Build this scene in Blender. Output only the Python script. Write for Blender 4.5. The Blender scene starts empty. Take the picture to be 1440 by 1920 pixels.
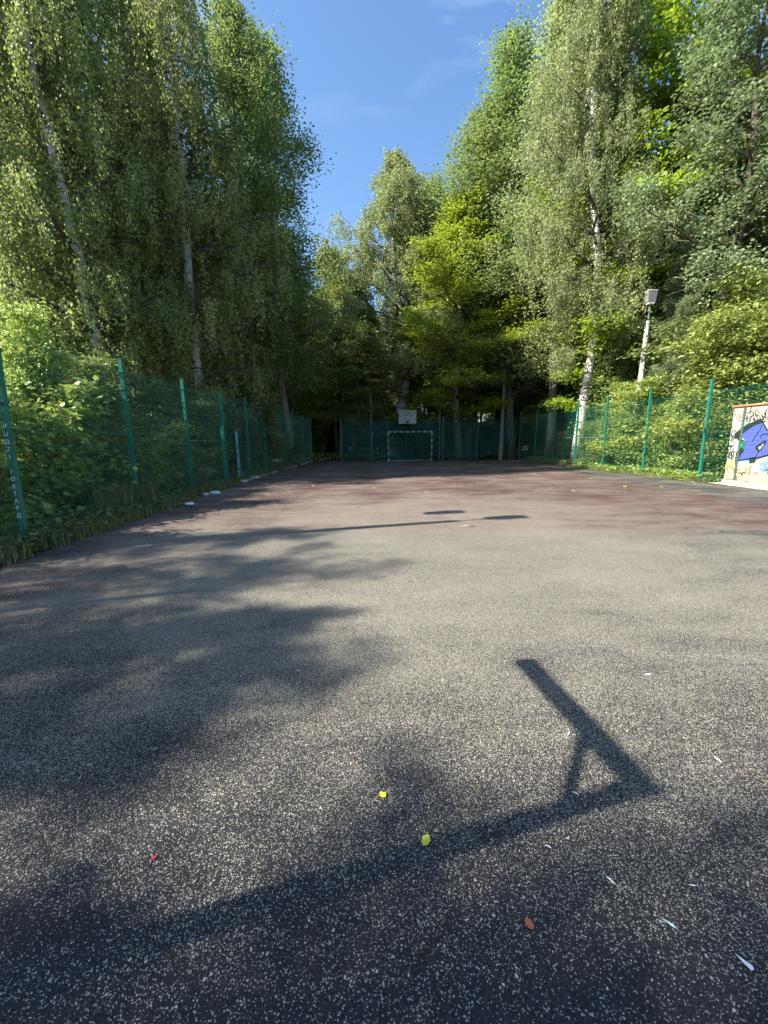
import bpy, math, random
import numpy as np
from mathutils import Vector, Matrix
R = math.radians
sc = bpy.context.scene
COL = sc.collection

# ------------------------------------------------------------------ camera, sky, sun, exposure
FPX, PITCH, ROLL, CAMH = 721.0, math.atan(135/721.0), R(0.5), 1.5
cam = bpy.data.cameras.new('camera'); co = bpy.data.objects.new('camera', cam); COL.objects.link(co)
cam.sensor_fit = 'VERTICAL'; cam.sensor_height = 36; cam.lens = FPX/1920*36
cam.clip_start = 0.05; cam.clip_end = 1500
co.matrix_world = Matrix.Translation((0, 0, CAMH)) @ (Matrix.Rotation(math.pi/2-PITCH, 4, 'X') @ Matrix.Rotation(-ROLL, 4, 'Z'))
sc.camera = co

SUN_EL, SUN_AZ = R(42), math.atan2(-0.267, -0.963)       # towards the sun
S = Vector((math.cos(SUN_EL)*math.cos(SUN_AZ), math.cos(SUN_EL)*math.sin(SUN_AZ), math.sin(SUN_EL)))
sl = bpy.data.lights.new('sun', 'SUN'); sl.energy = 5.0; sl.angle = R(0.53); sl.color = (1, .94, .82)
so = bpy.data.objects.new('sun', sl); COL.objects.link(so)
so.rotation_euler = (-S).to_track_quat('-Z', 'Y').to_euler()
so.location = S*60

w = bpy.data.worlds.new('World'); sc.world = w; w.use_nodes = True
wt = w.node_tree; wt.nodes.clear()
def wn(t, **k):
    n = wt.nodes.new(t)
    for a, b in k.items(): setattr(n, a, b)
    return n
sky = wn('ShaderNodeTexSky', sky_type='NISHITA', sun_disc=False, sun_elevation=SUN_EL, sun_rotation=math.atan2(S.x, S.y), air_density=1.15, dust_density=.9, ozone_density=3.2, altitude=150)
bg = wn('ShaderNodeBackground'); bg.inputs[1].default_value = 0.068
wo = wn('ShaderNodeOutputWorld')
tc = wn('ShaderNodeTexCoord'); mp = wn('ShaderNodeMapping'); mp.inputs['Scale'].default_value = (1.6, 7, 1.1); mp.inputs['Rotation'].default_value = (0.1, .5, .35)
nz = wn('ShaderNodeTexNoise'); nz.inputs['Scale'].default_value = 2.2; nz.inputs['Detail'].default_value = 7; nz.inputs['Distortion'].default_value = .5
cr = wn('ShaderNodeValToRGB'); cr.color_ramp.elements[0].position = .50; cr.color_ramp.elements[1].position = .78
cr.color_ramp.elements[1].color = (.42, .42, .42, 1)
mx = wn('ShaderNodeMix', data_type='RGBA'); mx.inputs[7].default_value = (8.5, 9, 9.6, 1)
L = wt.links.new
sxyz = wn('ShaderNodeSeparateXYZ'); mr = wn('ShaderNodeMapRange'); mr.inputs[1].default_value = .56; mr.inputs[2].default_value = .70; mm = wn('ShaderNodeMath', operation='MULTIPLY')
L(tc.outputs['Generated'], sxyz.inputs[0]); L(sxyz.outputs[2], mr.inputs[0])
L(tc.outputs['Generated'], mp.inputs[0]); L(mp.outputs[0], nz.inputs['Vector']); L(nz.outputs[0], cr.inputs[0])
hs_ = wn('ShaderNodeHueSaturation'); hs_.inputs['Saturation'].default_value = 1.1; hs_.inputs['Value'].default_value = 1.3
L(cr.outputs[0], mm.inputs[0]); L(mr.outputs[0], mm.inputs[1]); L(mm.outputs[0], mx.inputs[0]); L(sky.outputs[0], hs_.inputs['Color']); L(hs_.outputs[0], mx.inputs[6]); L(mx.outputs[2], bg.inputs[0]); L(bg.outputs[0], wo.inputs[0])

sc.view_settings.view_transform = 'Standard'; sc.view_settings.look = 'None'
sc.view_settings.gamma = 1; sc.view_settings.exposure = 1.72
cy = sc.cycles
cy.max_bounces = 4; cy.diffuse_bounces = 2; cy.glossy_bounces = 2; cy.transmission_bounces = 4; cy.transparent_max_bounces = 8

# ------------------------------------------------------------------ helpers
def ray(x, y):
    a, b = x-720, y-960; c, s = math.cos(ROLL), math.sin(ROLL)
    a2, b2 = a*c-b*s, a*s+b*c
    V = -b2/FPX
    return a2/FPX, math.cos(PITCH)+V*math.sin(PITCH), V*math.cos(PITCH)-math.sin(PITCH)
def G(x, y, z=0.0):                     # photo pixel -> point of the ground
    X, Y, Z = ray(x, y); t = (z-CAMH)/Z
    return X*t, Y*t
def hz(x, y, Y):                        # height of the thing seen at a pixel, standing at depth Y
    a, b, c = ray(x, y); return a/b*Y, CAMH+c/b*Y

class NT:
    def __init__(s, name):
        s.m = bpy.data.materials.new(name); s.m.use_nodes = True; s.t = s.m.node_tree; s.t.nodes.clear()
        s.out = s.t.nodes.new('ShaderNodeOutputMaterial')
    def n(s, t, ins=None, **k):
        n = s.t.nodes.new(t)
        for a, b in k.items(): setattr(n, a, b)
        for a, b in (ins or {}).items():
            if isinstance(b, bpy.types.NodeSocket): s.t.links.new(b, n.inputs[a])
            else: n.inputs[a].default_value = b
        return n
    def math(s, op, a, b=0.0, c=0.0, clamp=False):
        n = s.n('ShaderNodeMath', {0: a, 1: b, 2: c}, operation=op); n.use_clamp = clamp; return n.outputs[0]
    def mix(s, f, a, b):
        n = s.n('ShaderNodeMix', {0: f, 6: a, 7: b}, data_type='RGBA'); return n.outputs[2]
    def ramp(s, f, pts):
        n = s.n('ShaderNodeValToRGB', {0: f}); e = n.color_ramp.elements
        while len(e) < len(pts): e.new(.5)
        for q, (p, c) in zip(e, pts):
            q.position = p; q.color = (c, c, c, 1) if isinstance(c, (int, float)) else (*c, 1)
        return n.outputs[0]
    def noise(s, vec, scale, detail=3, rough=.5, dist=0.):
        n = s.n('ShaderNodeTexNoise', {'Scale': scale, 'Detail': detail, 'Roughness': rough, 'Distortion': dist})
        if vec is not None: s.t.links.new(vec, n.inputs['Vector'])
        return n.outputs[0]
    def pos(s): return s.n('ShaderNodeNewGeometry').outputs['Position']
    def obj(s): return s.n('ShaderNodeTexCoord').outputs['Object']
    def principled(s, col, rough=.6, spec=.4, metal=0., bump=None, bs=.3, bd=.01):
        p = s.n('ShaderNodeBsdfPrincipled', {'Base Color': col if isinstance(col, bpy.types.NodeSocket) else (*col, 1), 'Roughness': rough, 'Specular IOR Level': spec, 'Metallic': metal})
        if bump is not None:
            b = s.n('ShaderNodeBump', {'Height': bump, 'Strength': bs, 'Distance': bd}); s.t.links.new(b.outputs[0], p.inputs['Normal'])
        return p
    def done(s, sh):
        s.t.links.new(sh.outputs[0] if hasattr(sh, 'outputs') else sh, s.out.inputs[0]); return s.m

def mesh(name, V, F, mats, parent=None, fa=None, mi=None, smooth=False, loc=None):
    """V (n,3); F list of index arrays (m,k); one linked object"""
    me = bpy.data.meshes.new(name)
    V = np.asarray(V, dtype=np.float32)
    F = [np.asarray(f, dtype=np.int32) for f in F if len(f)]
    tot = np.concatenate([np.full(len(f), f.shape[1], np.int32) for f in F]); lp = np.concatenate([f.ravel() for f in F])
    me.vertices.add(len(V)); me.vertices.foreach_set('co', V.ravel())
    me.loops.add(len(lp)); me.loops.foreach_set('vertex_index', lp)
    me.polygons.add(len(tot)); me.polygons.foreach_set('loop_start', np.concatenate([[0], np.cumsum(tot)[:-1]]).astype(np.int32))
    me.polygons.foreach_set('loop_total', tot)
    if mi is not None: me.polygons.foreach_set('material_index', np.asarray(mi, np.int32))
    me.polygons.foreach_set('use_smooth', np.full(len(tot), bool(smooth)))
    me.update(calc_edges=True)
    if fa is not None:
        a = me.attributes.new('rnd', 'FLOAT', 'FACE'); a.data.foreach_set('value', np.asarray(fa, np.float32))
    for m in (mats if isinstance(mats, (list, tuple)) else [mats]): me.materials.append(m)
    o = bpy.data.objects.new(name, me); COL.objects.link(o)
    if parent: o.parent = parent
    if loc is not None: o.location = loc
    return o

class MB:
    """collects boxes, tubes and polygons into one mesh"""
    def __init__(s): s.V = []; s.F = {}; s.MI = {}; s.n = 0
    def add(s, V, F, mi=0):
        V = np.asarray(V, float).reshape(-1, 3)
        for f in F:
            f = np.asarray(f, int)
            if f.ndim == 1: f = f[None]
            s.F.setdefault(f.shape[1], []).append(f+s.n); s.MI.setdefault(f.shape[1], []).append(np.full(len(f), mi))
        s.V.append(V); s.n += len(V); return s
    def box(s, c, size, M=None, mi=0, bev=0.0):
        x, y, z = [q/2 for q in size]
        if bev > 0:
            b = bev; P = []
            for zz, q in ((-z, b), (-z+b, 0), (z-b, 0), (z, b)):
                P += [(-x+q, -y+q, zz), (x-q, -y+q, zz), (x-q, y-q, zz), (-x+q, y-q, zz)]
            F = [[(3, 2, 1, 0)], [(12, 13, 14, 15)]]
            for k in range(3):
                for j in range(4): a = k*4+j; d = k*4+(j+1) % 4; F.append([(a, d, d+4, a+4)])
        else:
            P = [(-x, -y, -z), (x, -y, -z), (x, y, -z), (-x, y, -z), (-x, -y, z), (x, -y, z), (x, y, z), (-x, y, z)]
            F = [[(3, 2, 1, 0)], [(4, 5, 6, 7)], [(0, 1, 5, 4)], [(1, 2, 6, 5)], [(2, 3, 7, 6)], [(3, 0, 4, 7)]]
        P = np.array(P)
        if M is not None: P = P @ np.array(M.to_3x3()).T
        return s.add(P+np.array(c), F, mi)
    def tube(s, path, r, k=6, mi=0, cap=True):
        P, F = tube(np.array(path, float), np.broadcast_to(np.array(r, float), (len(path),)), k)
        FF = [F]
        if cap: FF += [np.arange(k)[::-1][None], (np.arange(k)+(len(path)-1)*k)[None]]
        return s.add(P, FF, mi)
    def poly(s, pts, mi=0): return s.add(pts, [[list(range(len(pts)))]], mi)
    def build(s, name, mats, parent=None, smooth=False, loc=None):
        ks = sorted(s.F); F = [np.concatenate(s.F[k]) for k in ks]; mi = np.concatenate([np.concatenate(s.MI[k]) for k in ks])
        return mesh(name, np.concatenate(s.V), F, mats, parent, mi=mi, smooth=smooth, loc=loc)

def tube(path, rad, k=6):
    n = len(path); d = np.gradient(path, axis=0); d /= np.linalg.norm(d, axis=1)[:, None]+1e-9
    ref = np.where(np.abs(d[:, 2:3]) > .9, np.array([[1., 0, 0]]), np.array([[0, 0, 1.]]))
    if np.any(np.abs(d[:, 2]) > .9): ref = np.tile([[1., .05, 0]], (n, 1)) if abs(d[:, 0]).max() < .9 else ref
    u = np.cross(d, ref); u /= np.linalg.norm(u, axis=1)[:, None]+1e-9; v = np.cross(d, u)
    a = np.arange(k)*2*math.pi/k
    P = path[:, None]+rad[:, None, None]*(np.cos(a)[None, :, None]*u[:, None]+np.sin(a)[None, :, None]*v[:, None])
    i = np.arange(n-1)[:, None]*k; j = np.arange(k)[None]; j2 = (j+1) % k
    F = np.stack([i+j, i+j2, i+j2+k, i+j+k], -1).reshape(-1, 4)
    return P.reshape(-1, 3), F

def tag(o, label, cat, group=None, kind=None):
    if label: o['label'] = label
    if cat: o['category'] = cat
    if group: o['group'] = group
    if kind: o['kind'] = kind
    return o
def struct(o): o['kind'] = 'structure'; return o
def empty(name, loc=(0, 0, 0), rz=0):
    o = bpy.data.objects.new(name, None); COL.objects.link(o); o.location = loc; o.rotation_euler = (0, 0, rz); o.empty_display_size = .3
    return o
def copy_tree(root, name=None):
    r = root.copy(); COL.objects.link(r)
    for ch in [c for c in bpy.data.objects if c.parent == root]:
        c = ch.copy(); COL.objects.link(c); c.parent = r
        for g in [g for g in bpy.data.objects if g.parent == ch]:
            d = g.copy(); COL.objects.link(d); d.parent = c
    return r

# ------------------------------------------------------------------ materials
def leaf_mat(name, cols, trans, gloss=.45, tf=.33, spec=.5):
    t = NT(name); at = t.n('ShaderNodeAttribute', attribute_name='rnd').outputs['Fac']
    oi = t.n('ShaderNodeObjectInfo').outputs['Random']
    c = t.ramp(at, [(i/(len(cols)-1), q) for i, q in enumerate(cols)])
    hsv = t.n('ShaderNodeHueSaturation', {'Color': c, 'Hue': t.math('MULTIPLY_ADD', oi, .03, .485), 'Value': t.math('MULTIPLY_ADD', oi, .35, .85)})
    p = t.principled(hsv.outputs[0], gloss, spec)
    tr = t.n('ShaderNodeBsdfTranslucent', {'Color': t.n('ShaderNodeMix', {0: .45, 6: hsv.outputs[0], 7: (*trans, 1)}, data_type='RGBA').outputs[2]})
    mxs = t.n('ShaderNodeMixShader', {0: tf, 1: p.outputs[0], 2: tr.outputs[0]})
    return t.done(mxs)
M = {}
M['birch'] = leaf_mat('birch_leaves', [(0.101, 0.140, 0.044), (0.162, 0.213, 0.066), (0.246, 0.297, 0.099), (0.358, 0.386, 0.165)], (.52, .62, .14), .55, .42, .35)
M['birch_pale'] = leaf_mat('pale_birch_leaves', [(.14, .19, .075), (.21, .275, .115), (.30, .36, .16), (.40, .43, .22)], (.5, .6, .2), .55, .42, .35)
M['aspen'] = leaf_mat('aspen_leaves', [(0.069, 0.109, 0.037), (0.115, 0.172, 0.063), (0.196, 0.247, 0.105)], (.42, .54, .12), .5, .4, .4)
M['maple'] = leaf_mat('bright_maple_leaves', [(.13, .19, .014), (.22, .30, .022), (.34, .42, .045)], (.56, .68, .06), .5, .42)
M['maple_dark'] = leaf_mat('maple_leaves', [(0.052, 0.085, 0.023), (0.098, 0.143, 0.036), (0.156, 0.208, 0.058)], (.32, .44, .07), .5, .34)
M['oak'] = leaf_mat('oak_leaves', [(0.098, 0.138, 0.069), (0.163, 0.219, 0.110), (0.247, 0.306, 0.169)], (.38, .48, .16), .55, .34, .4)
M['sapling'] = leaf_mat('sapling_leaves', [(0.140, 0.198, 0.045), (0.227, 0.306, 0.070), (0.346, 0.432, 0.110)], (.55, .62, .12), .45, .36)
M['shrub'] = leaf_mat('shrub_leaves', [(0.084, 0.119, 0.035), (0.144, 0.194, 0.055), (0.216, 0.275, 0.083)], (.36, .46, .09), .48, .32)
M['weed'] = leaf_mat('weed_leaves', [(.06, .085, .03), (.12, .16, .05), (.22, .24, .09)], (.3, .4, .1), .5, .3)
M['grass'] = leaf_mat('grass_blades', [(.07, .095, .03), (.13, .15, .05), (.3, .27, .13)], (.3, .36, .1), .5, .3)

def bark(name, a, b, sc_=6., birch=False):
    t = NT(name); o = t.obj()
    if birch:
        mp = t.n('ShaderNodeMapping', {0: o, 'Scale': (2.2, 2.2, 9.)}).outputs[0]
        n1 = t.noise(mp, 1.3, 4, .6); n2 = t.noise(o, 1.1, 2)
        f = t.math('GREATER_THAN', t.math('MULTIPLY_ADD', n2, .35, n1), .76)
        f2 = t.ramp(t.noise(t.n('ShaderNodeMapping', {0: o, 'Scale': (1, 1, 12)}).outputs[0], 3., 3), [(.35, 0), (.7, 1)])
        c = t.mix(f, t.mix(f2, (*a, 1), (*[q*.72 for q in a], 1)), (*b, 1)); h = n1
    else:
        mp = t.n('ShaderNodeMapping', {0: o, 'Scale': (sc_, sc_, sc_*.2)}).outputs[0]
        n1 = t.noise(mp, 2.5, 5, .65); c = t.ramp(n1, [(.3, a), (.7, b)]); h = n1
    return t.done(t.principled(c, .9, .2, bump=h, bs=.7, bd=.03))
M['bark_birch'] = bark('birch_bark', (.5, .48, .44), (.04, .035, .03), birch=True)
M['bark'] = bark('brown_bark', (.035, .028, .02), (.12, .10, .075))
M['twig_bark'] = bark('twig_bark', (.05, .04, .03), (.15, .13, .10))
M['bark_grey'] = bark('grey_bark', (.09, .085, .07), (.25, .23, .19))

def simple(name, col, rough=.5, spec=.4, metal=0, var=.25, scale=5, bs=.15, dirt=None):
    t = NT(name); n = t.noise(t.obj(), scale, 5, .6)
    c = t.ramp(n, [(.25, tuple(q*(1-var) for q in col)), (.75, tuple(min(1, q*(1+var)) for q in col))])
    if dirt: c = t.mix(t.ramp(t.noise(t.obj(), scale*2.3, 4, .7), [(.52, 0), (.68, 1)]), c, (*dirt, 1))
    return t.done(t.principled(c, rough, spec, metal, bump=n, bs=bs, bd=.004))
M['green'] = simple('green_powder_coat', (.012, .15, .10), .38, .5, var=.18, dirt=(.03, .13, .095))
M['wire'] = simple('green_wire', (.012, .15, .095), .4, .5, var=.1)
M['galv'] = simple('weathered_rail', (.22, .30, .26), .5, .4, .2)
M['white'] = simple('white_paint', (.30, .31, .30), .5, .4, dirt=(.45, .42, .36))
M['darkpaint'] = simple('dark_paint', (.03, .04, .05), .5, .4)
M['steel'] = simple('dull_steel', (.10, .12, .12), .5, .5, .3, dirt=(.13, .07, .04))
M['black'] = simple('black_steel', (.012, .012, .014), .6, .3)
M['concrete'] = simple('concrete', (.40, .38, .34), .85, .2, var=.2, scale=7, bs=.4, dirt=(.3, .29, .25))
M['kerb'] = simple('kerb_concrete', (.42, .39, .33), .9, .2, var=.3, scale=8, bs=.5, dirt=(.2, .17, .12))
M['kerb_shaded'] = simple('shaded_concrete', (.2, .19, .17), .9, .2, var=.2)  # darker concrete for the back corner pole: its shade is put into the colour
M['lamp_metal'] = simple('lamp_metal', (.17, .175, .17), .5, .5, .1)
M['lamp_lid'] = simple('lamp_lid', (.42, .42, .40), .5, .4)
M['coping'] = simple('rusty_coping', (.42, .16, .08), .8, .2, dirt=(.55, .35, .22))
M['cyan'] = simple('cyan_paint', (.03, .20, .22), .5, .4, dirt=(.02, .16, .14))
M['chalk'] = simple('white_marker', (.55, .68, .7), .6, .3, var=.1)
M['yellow_leaf'] = simple('yellow_leaf', (.62, .60, .07), .6, .3, scale=40, dirt=(.35, .25, .05))
M['orange_leaf'] = simple('orange_leaf', (.45, .14, .06), .6, .3, scale=40)
M['plastic'] = simple('white_litter', (.75, .78, .80), .5, .4, scale=30)
M['plastic_blue'] = simple('pale_blue_litter', (.45, .66, .68), .4, .5, scale=30)
M['redbit'] = simple('red_wrapper', (.6, .03, .05), .4, .5, scale=30)
M['twig'] = simple('twig', (.03, .02, .015), .8, .2)
M['stone'] = simple('pale_stone', (.5, .48, .44), .9, .2, scale=12, bs=.6, dirt=(.2, .18, .14))

# rubber court
t = NT('rubber_granules'); P = t.pos()
sx = t.n('ShaderNodeSeparateXYZ', {0: P}); X, Y = sx.outputs[0], sx.outputs[1]
edge = t.noise(P, 3.2, 5, .7); e2 = t.math('MULTIPLY_ADD', edge, .5, -.25)
def step(v, a, b, inv=False):
    n = t.n('ShaderNodeMapRange', {0: v, 1: a, 2: b, 3: 1. if inv else 0., 4: 0. if inv else 1.}); return n.outputs[0]
Yn = t.math('ADD', Y, e2); Xn = t.math('ADD', X, e2)
band = t.math('MULTIPLY', step(Yn, 6.05, 6.3), step(Xn, 8.3, 8.5, True))
side = t.math('MULTIPLY', step(Yn, 2.9, 3.3), step(Xn, -2.6, -2.2, True))
red = t.math('MAXIMUM', band, t.math('MULTIPLY', side, .45))
fine = t.noise(P, 160, 2, .6); mid = t.noise(P, 28, 3, .6)
blk = t.ramp(fine, [(.3, (.011, .0105, .013)), (.7, (.042, .040, .044))])
rdd = t.ramp(fine, [(.3, (.034, .018, .019)), (.7, (.098, .056, .052))])
base = t.mix(red, blk, rdd)
# pale chips: three sizes, density follows worn patches
patch = t.noise(P, .55, 4, .6, .6); patch2 = t.noise(t.n('ShaderNodeMapping', {0: P, 'Scale': (.55, 1.6, 1), 'Rotation': (0, 0, .75)}).outputs[0], 1.7, 4, .6, .4)
cx = t.math('MULTIPLY', t.math('SUBTRACT', X, .9), t.math('SUBTRACT', X, .9)); cyy = t.math('SUBTRACT', Y, 5.6); cyy = t.math('MULTIPLY', cyy, cyy)
worn = step(t.math('MULTIPLY_ADD', cx, .8, t.math('MULTIPLY', cyy, .8)), 3., 26., True)
near = step(Y, .8, 3.4)
dens = t.math('MULTIPLY_ADD', worn, .46, t.math('MULTIPLY', patch, .40)); dens = t.math('MULTIPLY_ADD', t.math('SUBTRACT', patch2, .5), 1.0, dens); dens = t.math('MULTIPLY_ADD', t.math('SUBTRACT', patch, .5), .5, dens)
dens = t.math('MULTIPLY', t.math('MULTIPLY', t.math('ADD', dens, .03), t.math('MULTIPLY_ADD', red, -.12, 1.)), t.math('MULTIPLY_ADD', near, .64, .32), clamp=True)
def chips(scale, thr, k, stretch, rot):
    mp = t.n('ShaderNodeMapping', {0: P, 'Scale': (1, stretch, 1), 'Rotation': (0, 0, rot)}).outputs[0]
    wob = t.n('ShaderNodeTexNoise', {'Vector': mp, 'Scale': scale*1.3, 'Detail': 1.0})
    mp2 = t.n('ShaderNodeVectorMath', {0: wob.outputs[1], 1: (.6/scale,)*3}, operation='MULTIPLY').outputs[0]
    mp3 = t.n('ShaderNodeVectorMath', {0: mp, 1: mp2}, operation='ADD').outputs[0]
    v = t.n('ShaderNodeTexVoronoi', {'Vector': mp3, 'Scale': scale}, feature='F1')
    rr = t.n('ShaderNodeSeparateColor', {0: v.outputs['Color']})
    r_ = t.math('MULTIPLY', t.math('MULTIPLY_ADD', rr.outputs[1], .6, .5), thr)
    inside = t.math('LESS_THAN', v.outputs['Distance'], r_)
    on = t.math('LESS_THAN', rr.outputs[0], t.math('MULTIPLY', dens, k))
    return t.math('MULTIPLY', inside, on), rr.outputs[2]
c1, h1 = chips(84, .33, .42, .85, .3); c2, h2 = chips(135, .42, 1.6, 1.15, -.5); c3, h3 = chips(240, .5, 2.3, 1., .9)
ch = t.math('MAXIMUM', t.math('MAXIMUM', c1, c2), t.math('MULTIPLY', c3, .9))
pale = t.mix(h1, (.62, .57, .43, 1), (.50, .43, .28, 1)); pale = t.mix(h2, pale, (.33, .315, .28, 1))
col = t.mix(ch, base, pale)
dust = t.math('MULTIPLY', t.math('MULTIPLY', dens, dens), t.ramp(mid, [(.35, .25), (.7, .75)]))
dust = t.math('MULTIPLY', dust, t.math('MULTIPLY_ADD', red, -.15, .8))
col = t.mix(dust, col, (.31, .285, .215, 1))
hgt = t.math('MULTIPLY_ADD', ch, .25, fine)
M['court'] = t.done(t.principled(col, .8, .18, bump=hgt, bs=.9, bd=.007))

t = NT('forest_floor'); P = t.pos(); n = t.noise(P, 1.3, 6, .7); n2 = t.noise(P, 22, 4, .7)
c = t.ramp(n, [(.3, (.035, .03, .018)), (.55, (.06, .055, .03)), (.75, (.05, .065, .025))]); c = t.mix(t.ramp(n2, [(.55, 0), (.7, .8)]), c, (.14, .11, .06, 1))
M['soil'] = t.done(t.principled(c, .95, .1, bump=n2, bs=.8, bd=.04))

t = NT('mural_wall_paint'); o = t.pos(); s2 = t.n('ShaderNodeSeparateXYZ', {0: o})
n = t.noise(o, 6, 5, .65)
c = t.ramp(t.math('MULTIPLY_ADD', n, .3, t.math('MULTIPLY', s2.outputs[2], .4)), [(.1, (.42, .37, .23)), (.5, (.46, .41, .27)), (.62, (.42, .35, .30)), (.9, (.46, .39, .34))])
c = t.mix(t.ramp(t.noise(t.n('ShaderNodeMapping', {0: o, 'Scale': (1, 14, 1.2)}).outputs[0], 3, 3), [(.5, 0), (.68, .7)]), c, (.2, .17, .11, 1))
M['mural'] = t.done(t.principled(c, .8, .2, bump=n, bs=.3))
for nm, cc in dict(p_blue=(.07, .085, .42), p_black=(.012, .014, .012), p_white=(.5, .48, .42), p_teal=(.2, .40, .30), p_cyan=(.26, .42, .44), p_yellow=(.50, .46, .14), p_lilac=(.38, .32, .42), p_sky=(.16, .26, .50), p_green=(.012, .13, .09)).items():
    M[nm] = simple(nm+'_spray', cc, .6, .3, var=.12, scale=9)

t = NT('green_netting'); o = t.pos(); sp = t.n('ShaderNodeSeparateXYZ', {0: o})
pn = t.noise(o, .8, 4, .6)
tr = t.n('ShaderNodeBsdfTransparent'); pb = t.principled(t.ramp(pn, [(.3, (.008, .075, .07)), (.7, (.01, .12, .10))]), .6, .3)
M['net'] = t.done(t.n('ShaderNodeMixShader', {0: t.ramp(pn, [(.3, .2), (.7, .5)]), 1: tr.outputs[0], 2: pb.outputs[0]}))

# ------------------------------------------------------------------ ground, court
def sheet(name, pts, z, mat):
    b = MB(); b.poly([(x, y, z) for x, y in pts]); return struct(b.build(name, mat))
# ground with gentle rises outside the court
nx = 90; gx = np.concatenate([np.linspace(-400, -40, 8), np.linspace(-36, 36, nx), np.linspace(40, 400, 8)])
gy = np.concatenate([np.linspace(-400, -30, 7), np.linspace(-26, 70, nx), np.linspace(80, 600, 8)])
XX, YY = np.meshgrid(gx, gy); out = np.maximum.reduce([-5.6-XX, XX-11.4, YY-29., np.zeros_like(XX)])
rg = np.random.default_rng(5)
ZZ = np.clip(out, 0, 3)/3*(.12*np.sin(XX*.9+1)*np.cos(YY*.7)+.07*rg.standard_normal(XX.shape)*(np.abs(XX) < 37))-.02
Vg = np.stack([XX, YY, ZZ], -1).reshape(-1, 3); ny_, nx_ = XX.shape
idx = np.arange(ny_*nx_).reshape(ny_, nx_); Fg = np.stack([idx[:-1, :-1], idx[:-1, 1:], idx[1:, 1:], idx[1:, :-1]], -1).reshape(-1, 4)
struct(mesh('ground', Vg, [Fg], M['soil'], smooth=True))
rs = random.Random(3)
LE = [(-4.6, -9), (-4.6, 0), (-4.72, 4.5), (-4.95, 8), (-5.08, 12), (-5.15, 16), (-5.15, 21), (-5.05, 28.4)]
RE = [(9.95, 28.4), (9.75, 24), (9.7, 20.5), (9.95, 17.5), (10.35, 15), (10.7, 12.8), (10.85, 10.5), (10.9, -9)]
def wob(pts, step_=.22, a=.035):
    o = []
    for (x0, y0), (x1, y1) in zip(pts, pts[1:]):
        n = max(1, int(math.hypot(x1-x0, y1-y0)/step_))
        for k in range(n): o.append((x0+(x1-x0)*k/n+rs.uniform(-a, a), y0+(y1-y0)*k/n))
    return o+[pts[-1]]
sheet('court', wob(LE)+wob(RE), .004, M['court'])
# thin painted line on the far right of the court
sheet('court_line', [(8.05, 14.85), (9.9, 14.6), (9.9, 14.66), (8.05, 14.91)], .009, M['kerb'])
# pale gravel strip beside the wall
sheet('gravel_strip', [(10.93, 3), (11.3, 3), (11.3, 12.9), (10.86, 12.9)], .003, M['kerb'])
# low kerb along the far left edge
kb = MB()
for i in range(14):
    y = 14.0+i*1.02
    if i in (5, 9): continue
    kb.box((-5.19+rs.uniform(-.02, .02), y+.5, .02), (.09, .98, .12), Matrix.Rotation(rs.uniform(-.03, .03), 4, 'Z'), bev=.012)
struct(kb.build('kerb', M['kerb']))

# ------------------------------------------------------------------ trees
KITE = (np.array([[0, 0, 0], [.42, .36, .05], [1, 0, -.04], [.42, -.36, .05]]), [np.array([[0, 1, 2, 3]])])
OVAL = (np.array([[0, 0, 0], [.3, .30, .06], [.72, .26, .04], [1, 0, -.06], [.72, -.26, .04], [.3, -.30, .06], [.5, 0, 0]]),
        [np.array([[0, 1, 2, 6], [6, 2, 3, 3], [0, 6, 4, 5]])])
OVAL = (OVAL[0]*np.array([1, .8, 1.3]), [np.array([[0, 6, 2, 1], [0, 5, 4, 6]]), np.array([[6, 3, 2], [6, 4, 3]])])
_a = [0, .5, .28, .95, .5, 1.35, .62, 1.35+.9, .3]
def lobed():
    pts = [(0, 0, 0)]
    spec = [(0.16, -1.0), (.62, -.62), (.40, -.38), (.86, -.30), (.62, -.14), (1., 0), (.62, .14), (.86, .30), (.40, .38), (.62, .62), (.16, 1.0)]
    for r, a in spec:
        an = a*1.75; pts.append((r*math.cos(an)+.12, r*math.sin(an)*.95, -.10*r*r))
    n = len(spec)
    return np.array(pts), [np.array([[0, i, i+1] for i in range(1, n)])]
LOBE = lobed()

def leaves(P, D, N, size, tpl):
    T, F = tpl; D = D/np.linalg.norm(D, axis=1)[:, None]
    B = np.cross(N, D); B /= np.linalg.norm(B, axis=1)[:, None]+1e-9; N = np.cross(D, B)
    V = P[:, None]+size[:, None, None]*(T[None, :, :1]*D[:, None]+T[None, :, 1:2]*B[:, None]+T[None, :, 2:]*N[:, None])
    n = len(P); t_ = len(T)
    FF = [(f[None]+np.arange(n)[:, None, None]*t_).reshape(-1, f.shape[1]) for f in F]
    return V.reshape(-1, 3), FF
def leaf_obj(name, P, D, N, size, tpl, mat, parent, rng, clump=None):
    V, FF = leaves(P, D, N, size, tpl)
    r = rng.random(len(P)) if clump is None else np.clip(.6*rng.random(len(P))+.4*clump, 0, 1)
    fa = np.concatenate([np.repeat(r, len(f)) for f in tpl[1]])
    return mesh(name, V, FF, mat, parent, fa=fa)

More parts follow.
